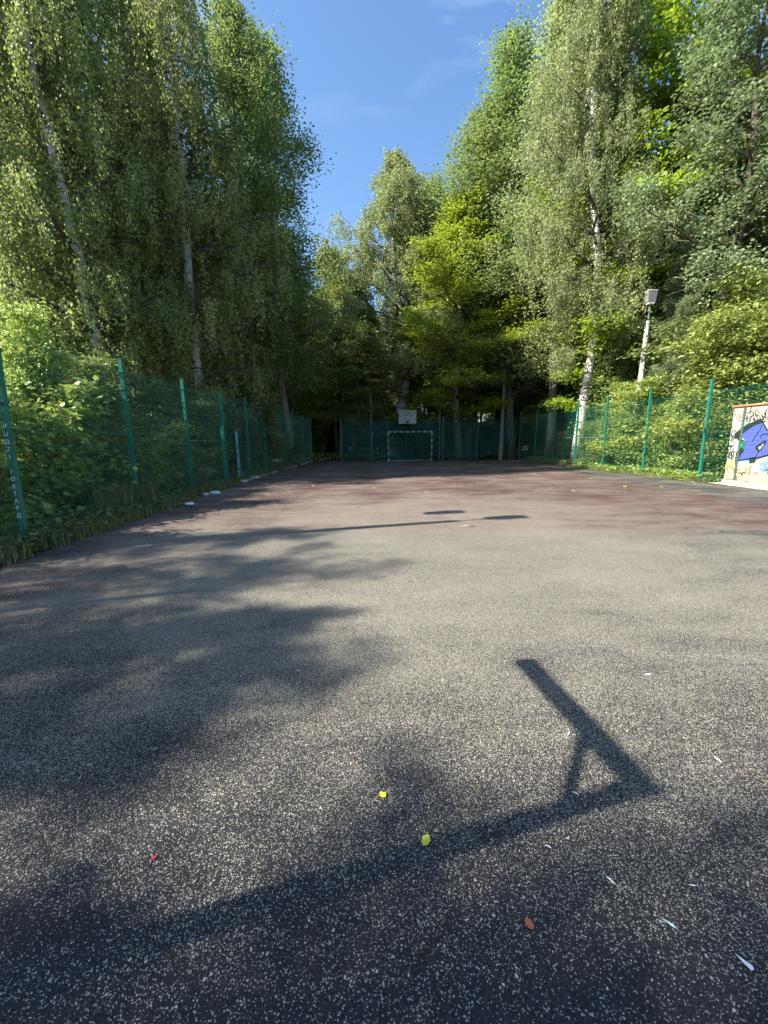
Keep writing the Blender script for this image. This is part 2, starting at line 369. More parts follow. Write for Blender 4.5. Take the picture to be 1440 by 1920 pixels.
def gen_tree(name, seed, H, r0, cb, Rm, prof, nprim, nsec, nter, nleaf, ls, mode, e0, e1, mat, bmat, lean=(0, 0), tpl=KITE, droop=.25, hang=1.0, sig=.28, stems=1, wobble=.25, bare=0):
    rng = np.random.default_rng(seed); root = empty(name)
    tb = MB(); LP, LD, LN, LC = [], [], [], []
    for st in range(stems):
        sa = rng.uniform(0, 6.28); sp_ = 0 if stems == 1 else rng.uniform(.15, .5)
        nz_ = 16; zz = np.linspace(0, 1, nz_)*H*(1 if st == 0 else rng.uniform(.7, 1))
        h = zz[-1]
        ph = rng.uniform(0, 6.28, 4); lump = rng.uniform(0, 6.28, 3)
        wx = lean[0]*(zz/h)**1.4+wobble*(np.sin(zz/h*4+ph[0])-np.sin(ph[0]))*.6+wobble*.3*(np.sin(zz/h*11+ph[1])-np.sin(ph[1]))+math.cos(sa)*sp_*zz
        wy = lean[1]*(zz/h)**1.4+wobble*(np.sin(zz/h*4+ph[2])-np.sin(ph[2]))*.6+wobble*.3*(np.sin(zz/h*11+ph[3])-np.sin(ph[3]))+math.sin(sa)*sp_*zz
        path = np.stack([wx, wy, zz-.05], 1)
        rad = r0*((1-zz/h)**.85)+.012; rad[0] *= 1.3
        tb.tube(path, rad, 9 if r0 > .1 else 5)
        def tp(z): return np.array([np.interp(z, zz, path[:, 0]), np.interp(z, zz, path[:, 1]), z-.05])
        for i in range(nprim):
            tt = ((i+rng.uniform(0, .9))/nprim)
            z = (cb+(1-cb)*tt*.985)*h; az = i*2.39996+rng.uniform(-.5, .5)
            Lb = Rm*prof(tt)*rng.uniform(.55, 1.2)*(1.2 if rng.random() < .2 else 1)*(1+.32*math.sin(az*2+lump[0])*math.sin(tt*7+lump[1])+.15*math.sin(az+lump[2]))
            el = e0+(e1-e0)*tt+rng.uniform(-.15, .15)
            d = np.array([math.cos(az), math.sin(az)])
            s = np.linspace(0, 1, 7); base = tp(z)
            jit = np.cumsum(rng.normal(0, .03*Lb, (7, 2)), 0); jit[0] = 0
            bp = np.stack([base[0]+d[0]*Lb*s*math.cos(el)+jit[:, 0], base[1]+d[1]*Lb*s*math.cos(el)+jit[:, 1], base[2]+Lb*s*math.sin(el)-droop*Lb*s**2.2], 1)
            rb = max(.008, np.interp(z, zz, rad)*.42)
            tb.tube(bp, rb*(1-s)**.8+.005, 5, mi=1)
            ns = max(2, int(round(nsec*(.5+.5*min(1.3, Lb/Rm)))))
            for j in range(ns):
                u = .22+.78*(j+rng.uniform(0, .8))/ns
                q = np.array([np.interp(u, s, bp[:, k]) for k in range(3)])
                a2 = az+(1 if j % 2 else -1)*rng.uniform(.3, 1.3); L2 = (.42*Lb*(1.15-u)+.35)*rng.uniform(.6, 1.25)
                e2_ = rng.uniform(-.2, .6) if mode != 'hang' else rng.uniform(-.3, .5)
                w_ = np.linspace(0, 1, 4)
                sp2 = np.stack([q[0]+math.cos(a2)*L2*w_*math.cos(e2_), q[1]+math.sin(a2)*L2*w_*math.cos(e2_), q[2]+L2*w_*math.sin(e2_)-.22*L2*w_**2], 1)
                tb.tube(sp2, .35*rb*(1-w_)*(1-u*.5)+.004, 3, mi=1, cap=False)
                if rng.random() < bare*(1.6 if u < .5 else .8): continue
                cc = rng.random()
                for k in range(nter):
                    v = (k+rng.random())/nter*.9+.15
                    c = np.array([np.interp(v, w_, sp2[:, m]) for m in range(3)])+rng.normal(0, .07, 3)
                    n = max(3, int(nleaf*rng.uniform(.5, 1.4)))
                    if mode == 'hang':
                        Lh = hang*rng.uniform(.35, 1.3); f = rng.random(n)
                        sw = rng.normal(0, .12, 2)
                        p = np.stack([c[0]+sw[0]*f*Lh+rng.normal(0, .06, n), c[1]+sw[1]*f*Lh+rng.normal(0, .06, n), c[2]-f*Lh+rng.normal(0, .05, n)], 1)
                        D = np.stack([rng.normal(0, .55, n), rng.normal(0, .55, n), -np.ones(n)*.9], 1); N = rng.normal(0, 1, (n, 3)); N[:, 2] *= .5
                        if Lh > .5: tb.tube(np.array([c, c+np.array([sw[0]*Lh*.5, sw[1]*Lh*.5, -Lh*.5]), c+np.array([sw[0]*Lh, sw[1]*Lh, -Lh])]), .0035, 3, mi=1, cap=False)
                    else:
                        fl = .45 if mode == 'flat' else .8
                        p = c+rng.normal(0, 1, (n, 3))*np.array([sig, sig, sig*fl])
                        rel = p-base
                        D = np.stack([rel[:, 0]/(abs(rel).max()+.1)*.7+rng.normal(0, .7, n), rel[:, 1]/(abs(rel).max()+.1)*.7+rng.normal(0, .7, n), rng.normal(-.25, .3, n)], 1)
                        sg = .62 if mode == 'flat' else .95
                        N = rng.normal(0, sg, (n, 3))+np.array([0, 0, 1.])
                    LP.append(p); LD.append(D); LN.append(N); LC.append(np.full(n, cc))
    tr = tb.build('trunk', [bmat, M['twig_bark']], root, smooth=True)
    P_ = np.concatenate(LP); rg_ = np.random.default_rng(seed+9)
    leaf_obj('crown', P_, np.concatenate(LD), np.concatenate(LN), ls*rg_.uniform(.65, 1.3, len(P_)), tpl, mat, root, rg_, np.concatenate(LC))
    return root

pb_ = lambda t: (1-t)**.55*min(1, .55+t*2.2)
pt_ = lambda t: max(.12, math.sin(math.pi*min(1, .18+t*.82))**.7)
po_ = lambda t: max(.2, (1-t*.95)**.45*min(1, .6+1.5*t))
pu_ = lambda t: max(.25, (1-t)**.6)
PI2 = math.pi/2
protos = {}
protos['birchA'] = gen_tree('birch_tree', 11, 20, .21, .15, 4.0, pb_, 60, 8, 5, 40, .084, 'hang', .55, 1.2, M['birch'], M['bark_birch'], (-1.2, .5), droop=.35, hang=1.5)
protos['birchB'] = gen_tree('birch_tree', 23, 22, .20, .22, 3.7, pb_, 58, 9, 6, 38, .080, 'hang', .7, 1.25, M['birch_pale'], M['bark_birch'], (.4, 0), droop=.3, hang=1.1, wobble=.35)
protos['aspen'] = gen_tree('aspen_tree', 31, 20, .17, .18, 4.0, pb_, 54, 9, 6, 24, .098, 'clump', .75, 1.2, M['aspen'], M['bark_grey'], (.5, 0), droop=.1, sig=.26)
protos['airy'] = gen_tree('aspen_tree', 37, 20, .16, .2, 3.7, pb_, 40, 7, 4, 26, .105, 'clump', .65, 1.1, M['aspen'], M['bark_grey'], (.5, 0), droop=.1, sig=.2, bare=.12)
protos['sparse'] = gen_tree('aspen_tree', 39, 20, .15, .2, 3.7, pb_, 40, 8, 4, 16, .12, 'clump', .6, 1.1, M['aspen'], M['bark_grey'], (.5, 0), droop=.15, sig=.2, bare=.15)
protos['maple'] = gen_tree('maple_tree', 41, 16, .16, .12, 3.4, pt_, 52, 9, 5, 30, .125, 'flat', .45, 1.1, M['maple'], M['bark_grey'], droop=.18, sig=.20, bare=.1, tpl=OVAL)
protos['mapleD'] = gen_tree('maple_tree', 43, 17, .18, .2, 3.8, po_, 50, 9, 7, 19, .135, 'flat', .35, 1.1, M['maple_dark'], M['bark'], droop=.2, sig=.27, bare=.1, tpl=KITE)
protos['oak'] = gen_tree('oak_tree', 51, 19, .21, .12, 4.4, po_, 52, 9, 6, 28, .115, 'clump', .25, 1.1, M['oak'], M['bark'], (.5, .3), droop=.12, sig=.20, bare=.1, tpl=KITE, wobble=.5)
protos['forest'] = gen_tree('forest_tree', 61, 19, .15, .25, 3.3, po_, 40, 8, 5, 20, .175, 'clump', .5, 1.15, M['maple_dark'], M['bark'], droop=.15, sig=.42, tpl=KITE)
protos['sapling'] = gen_tree('ash_leaved_sapling', 71, 4.6, .035, .08, 1.7, pu_, 24, 7, 5, 16, .105, 'flat', .75, 1.2, M['sapling'], M['bark_grey'], droop=.35, sig=.17, stems=4, tpl=OVAL, wobble=.2)
protos['shrub'] = gen_tree('shrub', 73, 2.9, .025, .04, 1.3, pu_, 20, 7, 4, 16, .085, 'flat', .6, 1.2, M['shrub'], M['bark'], droop=.3, sig=.16, stems=5, tpl=OVAL, wobble=.15)
protos['mapsap'] = gen_tree('maple_sapling', 77, 3.4, .03, .05, 1.2, pu_, 16, 6, 4, 8, .12, 'flat', .6, 1.2, M['sapling'], M['bark_grey'], droop=.2, sig=.16, stems=3, tpl=LOBE, wobble=.12)
used = {}
def plant(kind, x, y, H, rz, label, cat, group=None, name=None, wide=1.0, mat=None, tilt=(0, 0)):
    hs = dict(birchA=20, birchB=22, aspen=20, airy=20, sparse=20, maple=16, mapleD=17, oak=19, forest=19, sapling=4.6, shrub=2.9, mapsap=3.4)[kind]
    if kind in used: o = copy_tree(protos[kind])
    else: o = protos[kind]; used[kind] = 1
    s = H/hs; o.location = (x, y, -.02); o.rotation_euler = (tilt[0], tilt[1], rz); o.scale = (s*wide, s*wide, s)
    if 'group' in o: del o['group']
    tag(o, label, cat, group)
    for c in [c for c in bpy.data.objects if c.parent == o]:
        if c.name.startswith('crown') and mat:
            c.material_slots[0].link = 'OBJECT'; c.material_slots[0].material = M[mat]
        if c.name.startswith('crown') and not mat and c.material_slots[0].link == 'OBJECT':
            c.material_slots[0].link = 'DATA'
    return o
# --- left side, beyond the mesh fence
plant('birchA', -9.3, 13.9, 20, .3, 'large drooping birch with pale forking trunk behind the second and third left fence posts', 'tree', tilt=(0, -.03))
plant('birchA', -13.2, 14.8, 19, 2.2, 'wide drooping birch filling the upper left corner of the photo', 'tree', wide=1.35)
plant('birchA', -11.6, 18.5, 21, 4.0, 'dense birch crown standing between the two big birches on the left', 'tree', wide=1.35)
plant('birchA', -7.8, 16.8, 21, 5.3, 'tall drooping birch with hanging curtains of leaves just left of the airy aspen', 'tree', wide=1.1)
plant('aspen', -6.9, 20.6, 21, 1.1, 'tall aspen with slim grey trunk at the left edge of the sky gap', 'tree', wide=1.1)
plant('aspen', -5.7, 24.0, 21.5, 3.6, 'airy aspen whose loose leafy branches reach into the blue sky gap', 'tree', wide=1.35)
# --- middle
plant('birchB', 1.0, 33.5, 23.5, 3.6, 'slender pointed birch with white trunk standing alone against the sky behind the goal', 'tree', mat='birch_pale', tilt=(0, -.08), wide=2.1)
plant('aspen', 3.1, 35.5, 22.3, 2.0, 'green tree just right of the pointed birch, its top rounded', 'tree', wide=1.25)
plant('aspen', 4.6, 38, 23, 4.1, 'dark green tree low in the sky gap between pointed birch and bright maple', 'tree', wide=1.3)
plant('maple', 5.8, 29.7, 18.0, .9, 'bright yellow green maple standing behind the back right corner of the court', 'tree', wide=1.5)
plant('aspen', 7.0, 32.5, 24.5, 5.2, 'tall aspen rising behind the bright maple at the right edge of the sky', 'tree', wide=1.6)
plant('mapleD', -3.6, 33, 15.5, .4, 'bushy green maple below the sky gap, left of the pointed birch', 'tree', wide=1.3, mat='shrub')
plant('mapleD', -6.8, 30, 13, 2.4, 'low dark maple behind the back left corner of the court', 'tree', mat='maple_dark')
plant('maple', -.9, 31.8, 11.5, 3.0, 'short yellow green maple in front of the pointed birch', 'tree', mat='shrub', wide=1.0)
plant('aspen', 9.7, 30.0, 27.5, 2.2, 'tallest green tree between the bright maple and the silvery birch', 'tree', wide=1.35)
plant('mapleD', 8.2, 34.5, 19, 2.9, 'broad maple filling the gap behind the bright maple', 'tree', wide=1.3, mat='shrub')
plant('mapleD', -2.3, 30.6, 13.2, 5.0, 'leafy maple closing the gap between the airy aspen and the pointed birch', 'tree', wide=1.25, mat='shrub')
# --- right
plant('birchB', 10.75, 21.6, 25, 3.4, 'tall pale silvery birch with white trunk beside the right fence', 'tree', wide=1.15, tilt=(0, -.01))
plant('aspen', 10.9, 25.6, 26, 1.4, 'pale green crown close behind and left of the tall silvery birch', 'tree', wide=1.25, mat='birch_pale')
plant('maple', 13.6, 23.2, 24.5, 2.6, 'high yellow green maple between the silvery birch and the oak', 'tree', wide=1.05)
plant('oak', 15.6, 18.6, 20.5, .2, 'large grey green oak with dark trunk at the upper right of the photo', 'tree', wide=1.1)
plant('oak', 17.5, 15.8, 17, 2.9, 'oak leaning in at the right edge of the photo', 'tree', wide=1.1)
plant('oak', 14.2, 18.9, 10.6, 4.4, 'low spreading oak crown hanging over the right lamp post', 'tree', wide=1.05)
plant('oak', 12.3, 28.5, 19, 1.5, 'green tree crown behind and left of the silvery birch', 'tree', mat='aspen')
plant('mapleD', 17.5, 24, 19, .9, 'dark maple deep behind the oak trunk on the right', 'tree')
plant('aspen', 19.5, 27, 25, .9, 'tall tree topping out above the oak at the upper right', 'tree')
# --- understory on the right, behind the fence
R_ = [('sapling', 12.9, 14.6, 5.6, 'yellow green ash leaved sapling rising above the painted wall', 1.15, None),
      ('sapling', 14.6, 14.9, 7.0, 'tall feathery sapling at the right edge above the painted wall', 1.0, None),
      ('sapling', 12.4, 16.7, 4.6, 'leafy yellow green sapling right of the concrete lamp post', 1.2, None),
      ('oak', 11.65, 16.6, 7.0, 'young grey green oak hiding the middle of the concrete lamp post', .8, None),
      ('sapling', 11.3, 18.1, 4.0, 'pale green sapling at the foot of the concrete lamp post', 1.2, None),
      ('shrub', 11.75, 14.4, 2.7, 'dense shrub pressed against the fence beside the painted wall', 1.2, 'sapling'),
      ('shrub', 11.55, 15.9, 2.9, 'dense shrub behind the second fence post left of the wall', 1.2, 'sapling'),
      ('shrub', 10.95, 18.6, 2.5, 'shrub behind the fence in front of the silvery birch', 1.1, 'shrub'),
      ('shrub', 10.9, 20.3, 2.3, 'dull green shrub at the foot of the silvery birch', 1.2, 'shrub'),
      ('shrub', 11.0, 22.9, 2.4, 'low round shrub behind the fence left of the silvery birch', 1.1, 'shrub'),
      ('shrub', 10.9, 25.6, 2.2, 'low dark shrub near the back right corner of the fence', 1.1, 'shrub'),
      ('sapling', 14.2, 17.6, 6.2, 'bushy green sapling under the oak branches', 1.2, 'shrub'),
      ('sapling', 13.4, 20.8, 5.5, 'leafy sapling between the silvery birch and the lamp post', 1.2, 'shrub'),
      ('shrub', 12.35, 13.3, 1.6, 'small shrub growing behind the corner of the painted wall', 1.2, 'sapling'),
      ('shrub', 8.6, 30.2, 1.6, 'small dark shrub behind the concrete pole in the back corner', 1.2, 'shrub')]
for i, (k, x, y, h, lb, wd, mt) in enumerate(R_): plant(k, x+(.75 if x < 12.7 else .2), y, h, i*1.7, lb, 'shrub' if k == 'shrub' else 'sapling', wide=wd, mat=mt)
# --- understory on the left
L_ = [('mapsap', -6.55, 6.1, 2.75, 'sunlit maple sapling right behind the nearest left fence post', 1.2, None),
      ('mapsap', -6.5, 7.35, 2.7, 'sunlit yellow green maple sapling in the middle of the nearest left fence bay', 1.15, None),
      ('sapling', -7.6, 8.6, 4.1, 'tall pale sapling poking above the fence left of the second post', .8, None),
      ('shrub', -6.6, 9.4, 2.1, 'dark leafy shrub behind the second left fence bay', 1.1, 'shrub'),
      ('mapsap', -6.2, 10.2, 1.7, 'small sunlit sapling leaning on the fence beside the third left post', 1.1, None),
      ('sapling', -8.4, 11.0, 3.6, 'broad shrub in the shade behind the second left fence bay', 1.2, 'shrub'),
      ('shrub', -6.9, 12.3, 2.4, 'shaded shrub behind the third left fence bay', 1.2, 'shrub'),
      ('sapling', -6.9, 14.6, 3.3, 'leafy undergrowth sapling behind the short painted post', 1.1, 'shrub'),
      ('sapling', -6.9, 18.6, 4.4, 'spreading undergrowth tree over the far left fence', 1.3, 'shrub'),
      ('sapling', -7.0, 22.5, 4.8, 'dark undergrowth tree at the far end of the left fence', 1.3, 'maple_dark'),
      ('shrub', -6.9, 4.9, 2.3, 'dark shrub left of the nearest left fence post', 1.1, 'shrub'),
      ('sapling', -10.2, 9.6, 4.6, 'dull green sapling in the second row behind the left fence', 1.2, 'shrub'),
      ('sapling', -9.8, 12.4, 5.0, 'tall undergrowth sapling below the large forked birch', 1.2, 'maple_dark')]
for i, (k, x, y, h, lb, wd, mt) in enumerate(L_): plant(k, x-.35, y, h, i*2.1+.4, lb, 'shrub' if k == 'shrub' else 'sapling', wide=wd, mat=mt)
# --- the wood behind: individual trees nothing tells apart
rw = random.Random(12); spots = []
def far_enough(x, y, d): return all(math.hypot(x-a, y-b) > d for a, b in spots)
cnt = 0
for tries in range(6000):
    if cnt >= 105: break
    x, y = rw.uniform(-42, 44), rw.uniform(12, 66)
    if abs(x) > y*1.15+2: continue
    if x > -9.5 and x < 12.8 and y < 31: continue
    if x <= -9.5 and y < 17: continue
    if x >= 12.8 and y < 20: continue
    if -9 < x < 8 and y < 38 and rw.random() < .6: continue
    if not far_enough(x, y, 2.7): continue
    spots.append((x, y)); cnt += 1
    back = -10 < x < 11
    h = rw.uniform(12.5, 16) if back else rw.uniform(17, 22)
    if back: h = min(h, 1.5+.40*y)
    k = rw.choice(['forest', 'forest', 'mapleD'])
    side = 'left' if x < -9.5 else 'right' if x > 11 else 'back'
    lb = {'left': 'dark forest tree crowded in the wood behind the left birches', 'right': 'dark forest tree crowded in the wood behind the oaks on the right', 'back': 'dark slender forest tree crowded in the wood behind the goal'}[side]
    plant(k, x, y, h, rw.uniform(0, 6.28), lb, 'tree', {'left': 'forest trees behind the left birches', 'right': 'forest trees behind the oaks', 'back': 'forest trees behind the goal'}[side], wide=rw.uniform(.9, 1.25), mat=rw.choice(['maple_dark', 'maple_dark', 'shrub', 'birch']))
# dim undergrowth behind the end fence
for i in range(60):
    y = rw.uniform(31.5, 62); x = rw.uniform(-.75, .75)*y
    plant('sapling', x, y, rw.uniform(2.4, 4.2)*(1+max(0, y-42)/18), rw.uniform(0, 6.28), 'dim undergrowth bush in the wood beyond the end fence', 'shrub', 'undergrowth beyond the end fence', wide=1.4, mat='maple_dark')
# trees standing left of and behind the photographer; their shade falls on the near court
for i, (k, x, y, h, wd) in enumerate([('sparse', -10.0, -1.85, 9.2, 1.15), ('sparse', -12.5, -1.2, 11.6, 1.0), ('birchA', -13.5, -.2, 12.4, .5), ('sparse', -12.0, .2, 10.7, 1.0), ('sparse', -14.2, .9, 12.7, 1.0), ('sparse', -13.0, 1.5, 11.2, .9), ('sparse', -15.4, 1.9, 13.6, .9), ('aspen', -13.0, -4.42, 16.3, 1.15), ('sparse', -11.0, -3.85, 14, 1.2), ('sparse', -15.5, -4.9, 18, 1.2), ('sparse', -11.3, -1.15, 9.7, 1.1), ('sparse', -14.8, -2.2, 13.0, .9), ('sparse', -7.4, -2.1, 7.2, 1.3), ('sparse', -9.4, -2.9, 9.4, 1.1), ('oak', -16.5, -9, 17, 1.0), ('sparse', -13.4, 5.4, 6.4, 1.), ('sparse', -12.4, 2.6, 8.0, .8), ('mapleD', -10, -9, 13, 1.)]):
    plant(k, x, y, h, i*1.3, 'tree outside the photo whose shade falls on the near court', 'tree', 'shade trees beside the photographer', wide=wd)

for k in [k for k in protos if k not in used]:
    for c in [c for c in bpy.data.objects if c.parent == protos[k]]: bpy.data.objects.remove(c)
    bpy.data.objects.remove(protos[k])

# ------------------------------------------------------------------ ground cover (stuff)
def scatter_weeds(name, label, cat, areas, n, ls, mat, tpl, hmax, seed):
    rng = np.random.default_rng(seed); Ps = []
    for (x0, x1, y0, y1, wgt) in areas:
        m = int(n*wgt); Ps.append(np.stack([rng.uniform(x0, x1, m), rng.uniform(y0, y1, m), rng.random(m)**1.6*hmax], 1))
    P_ = np.concatenate(Ps); cl = .5+.5*np.sin(P_[:, 0]*3.1+np.sin(P_[:, 1]*2.3)*2)*np.cos(P_[:, 1]*1.9); P_ = P_[rng.random(len(P_)) < .25+.75*cl]; P_[:, 2] *= .4+cl[:1].mean()
    m = len(P_); D = rng.normal(0, 1, (m, 3)); D[:, 2] = rng.normal(.1, .3, m); N = rng.normal(0, .45, (m, 3))+np.array([0, 0, 1.])
    o = leaf_obj(name, P_, D, N, ls*rng.uniform(.6, 1.4, m), tpl, mat, None, rng); return tag(o, label, cat, kind='stuff')
scatter_weeds('weeds', 'low leafy weeds along the foot of the left fence', 'weeds', [(-5.9, -4.85, 2, 9, .35), (-6.2, -5.15, 9, 28, .25), (-12, -5.7, 3, 24, .5)], 42000, .085, M['weed'], OVAL, .28, 2)
scatter_weeds('weeds', 'low leafy weeds along the foot of the right fence', 'weeds', [(10.5, 11.4, 13.2, 17.2, .3), (10.1, 11.4, 17, 28, .35), (11, 16, 12.8, 27, .35)], 26000, .10, M['sapling'], OVAL, .3, 3)
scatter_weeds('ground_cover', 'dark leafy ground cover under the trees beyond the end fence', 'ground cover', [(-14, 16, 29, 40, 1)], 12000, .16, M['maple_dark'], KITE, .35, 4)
def grass(name, label, areas, n, hh, seed):
    rng = np.random.default_rng(seed); Ps = []
    for (x0, x1, y0, y1, wgt) in areas:
        m = int(n*wgt); c = rng.integers(0, max(2, m//14), m); cxs = rng.uniform(x0, x1, m); cys = rng.uniform(y0, y1, m)
        Ps.append(np.stack([cxs[c]+rng.normal(0, .05, m), cys[c]+rng.normal(0, .07, m), np.zeros(m)-.01], 1))
    P_ = np.concatenate(Ps); m = len(P_); a = rng.uniform(0, 6.28, m); h = hh*rng.uniform(.3, 1.3, m); ln = h*rng.uniform(.1, .6, m); wd = .006
    dx = np.stack([np.cos(a), np.sin(a), 0*a], 1); sd = np.stack([-np.sin(a), np.cos(a), 0*a], 1)*wd; up = np.array([0, 0, 1.])
    v0 = P_-sd; v1 = P_+sd; v2 = P_+sd*.8+up*h[:, None]*.55+dx*ln[:, None]*.3; v3 = P_-sd*.8+up*h[:, None]*.55+dx*ln[:, None]*.3; v4 = P_+up*h[:, None]*.95+dx*ln[:, None]
    V = np.stack([v0, v1, v2, v3, v4], 1).reshape(-1, 3); b = np.arange(m)[:, None]*5
    o = mesh(name, V, [b+np.array([[0, 1, 2, 3]]), b+np.array([[3, 2, 4]])], M['grass'], fa=np.tile(rng.random(m), 2)); return tag(o, label, 'grass', kind='stuff')
grass('grass', 'rough grass on the verge between the court and the left fence', [(-5.5, -4.75, 3, 9.5, .45), (-5.6, -5.1, 9.5, 22, .35), (-6.0, -5.2, 7.2, 9.4, .2)], 15000, .22, 6)
grass('tall_grass', 'tall dry grass tuft at the foot of the second left fence post', [(-5.75, -5.3, 7.3, 8.9, 1)], 900, .62, 16)
grass('grass', 'short sunlit grass at the foot of the right fence', [(10.3, 11.1, 13, 18, .6), (9.8, 10.2, 17, 28, .4)], 7000, .16, 7)

# ------------------------------------------------------------------ fences
PH = 3.0                                      # panel height: two welded sheets of 1.5 m
def fold(z):                                  # V folds that stiffen each sheet
    zz = z % 1.5; d = 0
    for c in (.12, .76, 1.38):
        d = max(d, 1-abs(zz-c)/.05)
    return max(0, d)*.045
ZS = sorted(set([0.03, PH]+[s*1.5+c+q for s in (0, 1) for c in (.12, .76, 1.38) for q in (-.05, 0, .05)]))
def wire_panel(w):
    V, F, n = [], [], 0; pts = np.array([(fold(z), z) for z in ZS]); r = .0019
    k = int(w/.05); xs = np.linspace(.03, w-.03, k)
    for x in xs:
        path = np.stack([np.full(len(ZS), x), pts[:, 0], pts[:, 1]], 1)
        P_, f = tube(path, np.full(len(path), r), 3); V.append(P_); F.append(f+n); n += len(P_)
    hzs = [s*1.5+z for s in (0, 1) for z in (.07, .12, .17, .32, .52, .71, .76, .81, .98, 1.16, 1.33, 1.38, 1.43)]
    for z in hzs:
        path = np.array([(0.0, fold(z)-.005, z), (w/2, fold(z)-.005, z), (w, fold(z)-.005, z)])
        P_, f = tube(path, np.full(3, r), 3); V.append(P_); F.append(f+n); n += len(P_)
    return np.concatenate(V), [np.concatenate(F)]
pcache = {}
def panel(parent, a, b, side=1, h=1.0, rail=True):
    w_ = math.hypot(b[0]-a[0], b[1]-a[1]); key = round(w_, 1)
    if key not in pcache:
        V, F = wire_panel(key); o = mesh('wire_panel', V, F, M['wire'], parent); pcache[key] = o.data
    else: o = bpy.data.objects.new('wire_panel', pcache[key]); COL.objects.link(o); o.parent = parent
    o.location = (a[0]-parent.location.x, a[1]-parent.location.y, .03); o.rotation_euler = (0, 0, math.atan2(b[1]-a[1], b[0]-a[0])); o.scale = (w_/key, side, h)
    return o
def post(parent, x, y, h, s=.075, clips=True, mat='green', rot=0.):
    b = MB(); b.box((0, 0, h/2), (s, s*.8, h), bev=.006); b.box((0, 0, h+.006), (s+.008, s*.8+.008, .012), bev=.003)
    if clips:
        for z in (.35, 1.1, 1.5, 1.95, 2.6, 2.95): b.box((0, 0, z), (s+.03, s*.8+.022, .035), bev=.004)
    o = b.build('post', M[mat], parent, loc=(x-parent.location.x, y-parent.location.y, 0)); o.rotation_euler = (rs.uniform(-.008, .008), rs.uniform(-.008, .008), rot)
    return o
def fence(name, label, pts, side, hp, rails):
    f = empty(name, (pts[0][0], pts[0][1], 0)); tag(f, label, 'fence'); posts = []
    for i, p in enumerate(pts): posts.append(post(f, p[0], p[1], hp, rot=rs.uniform(-.05, .05)))
    for a, b in zip(pts, pts[1:]): panel(f, a, b, side)
    rb = MB()
    for a, b in rails: rb.tube([(a[0]-pts[0][0], a[1]-pts[0][1], 1.53), (b[0]-pts[0][0], b[1]-pts[0][1], 1.53)], .007, 6)
    rb.build('rail', M['galv'], f)
    return f, posts
LF = [(-5.1, -2.6), (-5.15, .1), (-5.2, 2.8), (-5.2, 5.4), (-5.48, 8.45), (-5.56, 11.15), (-5.6, 13.8), (-5.5, 15.9), (-5.45, 18.0), (-5.38, 20.7), (-5.35, 23.3), (-5.3, 26), (-5.3, 28.7)]
lf, lposts = fence('mesh_fence', 'long green welded mesh fence running along the left side of the court', LF, -1, 3.2, [(LF[5], LF[6])])
RF = [(10.95, -2), (11.0, 1), (11.0, 4), (11.05, 7.4), (11.0, 10.4), (10.85, 13.2), (10.6, 15.75), (10.25, 18.1), (10.22, 20.7), (10.12, 23.3), (10.1, 26), (10.0, 28.7)]
rf, rposts = fence('mesh_fence', 'green welded mesh fence on the right in front of the painted wall', RF, 1, 3.38, [(RF[7], RF[8]), (RF[8], RF[9])])
lposts[3].rotation_euler = (0, .03, 0); lposts[3].scale = (1, 1, 1.05)
# thin chalk writing painted down two posts
def post_text(parent, word, loc, size, rotz, step_):
    b = None; objs = []
    for i, chh in enumerate(word):
        if chh == ' ': continue
        cu = bpy.data.curves.new('t', 'FONT'); cu.body = chh; cu.size = size; cu.align_x = 'CENTER'; cu.extrude = .001; cu.offset = .0012
        to = bpy.data.objects.new('t', cu); COL.objects.link(to); to.location = (0, 0, -i*step_); to.rotation_euler = (math.pi/2, 0, 0)
        objs.append(to)
    bpy.context.view_layer.update(); dg = bpy.context.evaluated_depsgraph_get(); V = []; F = {}; n = 0
    for to in objs:
        me = bpy.data.meshes.new_from_object(to.evaluated_get(dg)); mw = to.matrix_world
        V += [mw @ v.co for v in me.vertices]
        for p in me.polygons: F.setdefault(len(p.vertices), []).append([q+n for q in p.vertices])
        n += len(me.vertices); bpy.data.meshes.remove(me)
    for to in objs: bpy.data.objects.remove(to)
    o = mesh('painted_lettering', [tuple(v) for v in V], [np.array(F[k]) for k in sorted(F)], M['chalk'], parent, loc=loc); o.rotation_euler = (0, 0, rotz); return o
post_text(lposts[3], 'ИUДZI РОКТАВД', (.0, -.034, 1.62), .078, 0, .098)
# end fence: higher poles, mesh bays with netting
ef = empty('end_fence', (-4.6, 28.7, 0)); tag(ef, 'end fence of green netting between steel poles behind the goal', 'fence')
EX = [-5.3, -3.1, -.85, 1.65, 4.1, 4.35, 6.9, 10.0]
for i, x in enumerate(EX):
    h = {-.85: 4.6, 4.1: 4.0}.get(x, 3.1); post(ef, x, 28.72, h, .07, False, 'steel' if h > 3.5 else 'green')
for a, b in ((-3.1, -.85), (-.85, 1.65), (1.65, 4.1), (4.35, 6.9)): panel(ef, (a, 28.74), (b, 28.74), 1)
def net(parent, x0, x1, y, z0f, z1f, seed):
    n, m = 26, 10; rr = np.random.default_rng(seed); V = []
    for i in range(n+1):
        x = x0+(x1-x0)*i/n
        for j in range(m+1):
            z0, z1 = z0f(x), z1f(x); V.append((x, y+.05*math.sin(x*5+j)+.03*rr.normal(), z0+(z1-z0)*j/m))
    id_ = np.arange((n+1)*(m+1)).reshape(n+1, m+1); F = np.stack([id_[:-1, :-1], id_[1:, :-1], id_[1:, 1:], id_[:-1, 1:]], -1).reshape(-1, 4)
    V = np.array(V)-np.array([-4.6, 28.7, 0]); return mesh('netting', V, [F], M['net'], parent, smooth=True)
